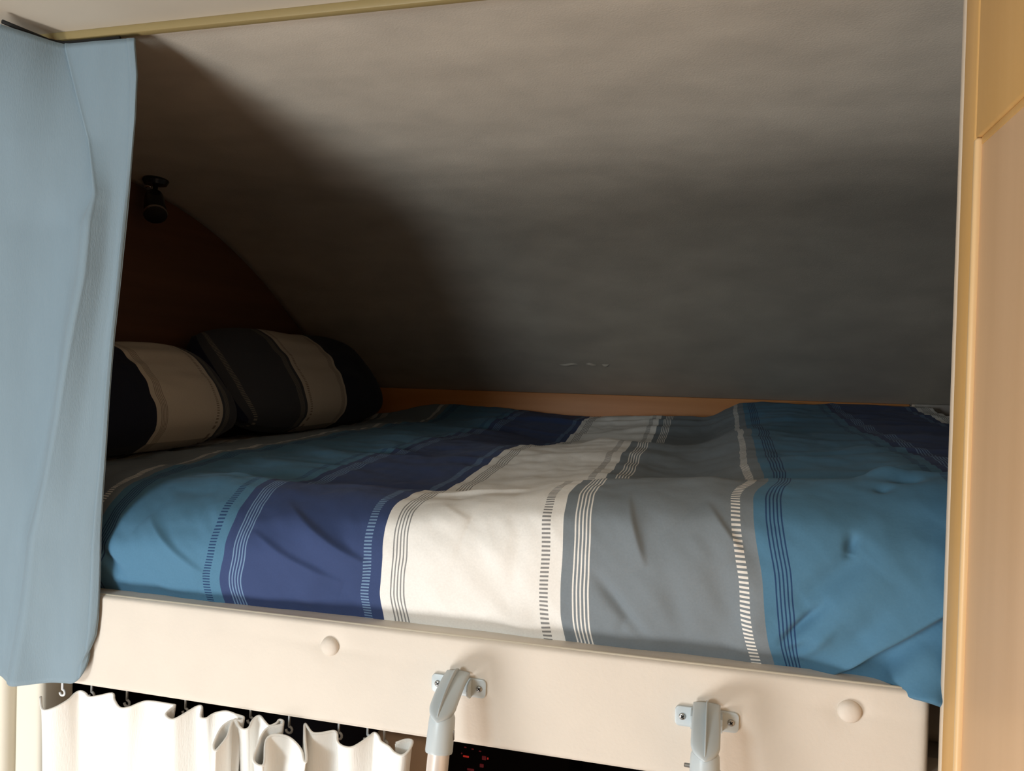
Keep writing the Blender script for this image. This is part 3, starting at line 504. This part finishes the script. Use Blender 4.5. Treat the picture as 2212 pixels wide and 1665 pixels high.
ct = rbox('curtain_track', (-0.90, 0.874, E-0.4245), (-0.33, 0.890, E-0.4190), 'dark', bev=0.0005); tag(ct, 'dark curtain track above the white curtain', 'curtain track')

# ------------------------------------------------------------------ ladder and its brackets
def bracket(x, label):
    z = E-0.354
    b = thing('ladder_bracket', (x, BY, z), label, 'bracket', 'ladder brackets on the bunk board')
    def rr(w, h, r):
        pts = []
        for cx, cz, a0 in ((w-r, h-r, 0), (-w+r, h-r, 90), (-w+r, -h+r, 180), (w-r, -h+r, 270)):
            for s in range(6):
                an = math.radians(a0+90*s/5); pts.append((cx+r*math.cos(an), cz+r*math.sin(an)))
        return pts
    prism('plate', rr(0.0325, 0.0105, 0.005), (1, 0, 0), (0, 0, 1), (x, BY+0.001, z), (0, -1, 0), 0.0042, 'plastic', b, bev=0.0008)
    for s in (-1, 1):
        cheek = [(0, -0.0100), (-0.006, -0.0100), (-0.0135, -0.005), (-0.0155, 0.001), (-0.013, 0.007), (-0.006, 0.0100), (0, 0.0100)]
        prism('cheek', cheek, (0, 1, 0), (0, 0, 1), (x+s*0.0150-0.0012, BY-0.003, z), (1, 0, 0), 0.0024, 'plastic', b, bev=0.0005)
        sc = lathe('screw', [(0.0036, 0.001), (0.0036, -0.0006), (0.0030, -0.0013), (0.0012, -0.0016), (0, -0.0016)], (x+s*0.0248, BY-0.0032, z), (0, 1, 0), 'steel', b, seg=20, angle=60)
        prism('cross_slot', [(-0.0021, -0.0005), (0.0021, -0.0005), (0.0021, 0.0005), (-0.0021, 0.0005)], (0.8, 0, 0.6), (-0.6, 0, 0.8), (x+s*0.0248, BY-0.0045, z), (0, -1, 0), 0.0006, 'dark', sc)
        prism('cross_slot', [(-0.0021, -0.0005), (0.0021, -0.0005), (0.0021, 0.0005), (-0.0021, 0.0005)], (-0.6, 0, 0.8), (0.8, 0, 0.6), (x+s*0.0248, BY-0.0045, z), (0, -1, 0), 0.0006, 'dark', sc)
bracket(-0.280, 'grey plastic ladder bracket nearer the white curtain')
bracket(-0.0065, 'grey plastic ladder bracket nearer the wardrobe')

th = math.radians(14); LD = Vector((0, -math.sin(th), -math.cos(th)))
ld = thing('ladder', (-0.143, 0.4, 0.0), 'ladder with pale tubular rails hooked onto the bunk board by grey end caps', 'ladder')
for x in (-0.280, -0.0065):
    A0 = Vector((x, 0.7975, E-0.349))                     # top of the cap axis
    floor_s = (A0.z-0.03)/math.cos(th)
    rl = lathe('rail', [(0.0116, 0.03), (0.0116, floor_s)], A0, LD, 'alu', ld, seg=28)
    cp = lathe('end_cap', [(0.003, 0.007), (0.0075, 0.008), (0.0108, 0.012), (0.0138, 0.019), (0.0143, 0.026), (0.0147, 0.0525), (0.0141, 0.0548), (0.0118, 0.0552)], A0, LD, 'plastic', ld, seg=32)
    # tongue that bends from the bracket over the front of the cap
    cl = cr([(0.8440, -0.3385), (0.8260, -0.3410), (0.8070, -0.3475), (0.7930, -0.3540), (0.7840, -0.3595), (0.7785, -0.3640), (0.7765, -0.3668)], 40)
    wd_ = pchip(np.linspace(0, 1, 7), np.array([0.0138, 0.0138, 0.0142, 0.0142, 0.0118, 0.0065, 0.0006]), np.linspace(0, 1, 40))
    prof_rows = []
    for i in range(40):
        t_ = cl[min(i+1, 39)]-cl[max(i-1, 0)]; t_ /= np.linalg.norm(t_); nn = np.array([t_[1], -t_[0]])   # outward normal (towards the viewer / up)
        if nn[0] > 0 and i > 10: nn = -nn
        if i <= 10 and nn[1] < 0: nn = -nn
        w = wd_[i]; ring = []
        for s in np.linspace(-1, 1, 13):
            h = 0.0030*(1-0.55*abs(s)**3)-0.010*(w/0.0146)**2*(1-math.sqrt(max(0, 1-(0.75*s)**2)))*min(1, i/20)
            ring.append((x+s*w, cl[i][0]+nn[0]*h, E+cl[i][1]+nn[1]*h))
        for s in np.linspace(1, -1, 13):
            h = -0.0030-0.010*(w/0.0146)**2*(1-math.sqrt(max(0, 1-(0.75*s)**2)))*min(1, i/20)
            ring.append((x+s*w, cl[i][0]+nn[0]*h, E+cl[i][1]+nn[1]*h))
        prof_rows.append(ring)
    rows = [[prof_rows[i][j] for i in range(40)] for j in range(26)]
    tg = grid('hook_tongue', rows, 'plastic', cp, close_u=True, caps=True)
    # raised fin along the tongue
    fin = []
    for i in range(40):
        t_ = cl[min(i+1, 39)]-cl[max(i-1, 0)]; t_ /= np.linalg.norm(t_); nn = np.array([t_[1], -t_[0]])
        if nn[0] > 0 and i > 10: nn = -nn
        if i <= 10 and nn[1] < 0: nn = -nn
        hgt = 0.0015+0.0090*max(0, 1-i/36.0)**0.8*min(1, (i+2)/6)
        base = np.array([cl[i][0], E+cl[i][1]]); tip = base+nn*hgt
        fin.append([(x-0.0010, base[0], base[1]), (x-0.0007, tip[0], tip[1]), (x+0.0007, tip[0], tip[1]), (x+0.0010, base[0], base[1])])
    grid('fin', [[fin[i][j] for i in range(40)] for j in range(4)], 'plastic', cp, close_u=True, caps=True)
    # clip slot and pin on the cap
    q = A0+LD*0.036
    rbox('clip_slot', (x+0.0138, q.y-0.0018, q.z-0.005), (x+0.0152, q.y+0.0018, q.z+0.005), 'steel', cp, bev=0.0005)
    if x > -0.1: lathe('pin', [(0.0020, 0.0), (0.0020, 0.006), (0.0013, 0.0066)], (x-0.0135, q.y+0.006, q.z+0.003), (-1, 0, 0), 'steel', cp, seg=12)
for k in range(1, 5):
    p = Vector((0, 0.7975, E-0.349))+LD*(0.27*k)
    rbox('rung', (-0.270, p.y-0.03, p.z-0.010), (-0.0165, p.y+0.03, p.z+0.010), 'alu', ld, bev=0.005)

# ------------------------------------------------------------------ small things
# reading lamp on the lining above the left end wall
rl = thing('reading_lamp', (-1.150, 1.39, roof_z(1.39)), 'small unlit black spot lamp on the lining near the dark end wall', 'lamp')
zR = roof_z(1.39)
lathe('base', [(0.024, 0.002), (0.026, -0.004), (0.022, -0.012), (0.006, -0.014)], (-1.150, 1.39, zR), (0, 0, 1), 'blackmetal', rl)
tube('stem', [(-1.150, 1.39, zR-0.010), (-1.150, 1.388, zR-0.035), (-1.143, 1.38, zR-0.045)], 0.005, 'blackmetal', rl)
hd = lathe('lamp_head', [(0.008, -0.030), (0.017, -0.027), (0.020, -0.010), (0.022, 0.030), (0.0205, 0.032)], (-1.140, 1.376, zR-0.055), (0.45, -0.45, -0.75), 'blackmetal', rl)
lathe('rim', [(0.0225, 0.028), (0.0235, 0.031), (0.0225, 0.034), (0.0195, 0.034)], (-1.140, 1.376, zR-0.055), (0.45, -0.45, -0.75), 'chrome', hd)
tube('clip', [(-1.150+0.006*math.cos(a)-0.004, 1.372, zR-0.022+0.004*math.sin(a)) for a in np.linspace(0, 3.1, 8)], 0.0025, 'chrome', rl)
# fitting at the end of the rear rail
fx = thing('rail_fitting', (0.55, 2.40, E-0.08), 'small grey fitting at the right end of the wooden rear rail', 'fitting')
rbox('block', (0.503, 2.372, E-0.080), (0.600, 2.408, E-0.050), 'greyfit', fx, bev=0.003)
rbox('foot', (0.572, 2.368, E-0.090), (0.700, 2.408, E-0.081), 'greyfit', fx, bev=0.003)
rbox('collar', (0.502, 2.368, E-0.078), (0.510, 2.3715, E-0.052), 'postedge', fx, bev=0.001)
# car stereo glowing in the dark cab
st = thing('car_stereo', (-0.38, 1.36, E-0.80), 'black car stereo with red lit symbols in the dark cab below the board', 'stereo')
rbox('housing', (-0.50, 1.352, E-0.80), (-0.24, 1.50, E-0.655), 'cab', st, bev=0.006)
for (ax, az, w, h, mm) in ((-0.4302, -0.6925, 0.0055, 0.0014, 'red'), (-0.3961, -0.6900, 0.0038, 0.0034, 'reddim'), (-0.3890, -0.6900, 0.0012, 0.0016, 'red'), (-0.4001, -0.7045, 0.0036, 0.003, 'reddim'),
                           (-0.4208, -0.7150, 0.0065, 0.0018, 'reddim'), (-0.432, -0.6760, 0.0022, 0.0010, 'reddim'), (-0.418, -0.6772, 0.0022, 0.0010, 'reddim'), (-0.404, -0.6790, 0.0022, 0.0010, 'reddim'), (-0.4385, -0.688, 0.0012, 0.0012, 'reddim')):
    rbox('lit_symbol', (ax-w, 1.3505, E+az-h), (ax+w, 1.3535, E+az+h), mm, st, bev=0.0006)
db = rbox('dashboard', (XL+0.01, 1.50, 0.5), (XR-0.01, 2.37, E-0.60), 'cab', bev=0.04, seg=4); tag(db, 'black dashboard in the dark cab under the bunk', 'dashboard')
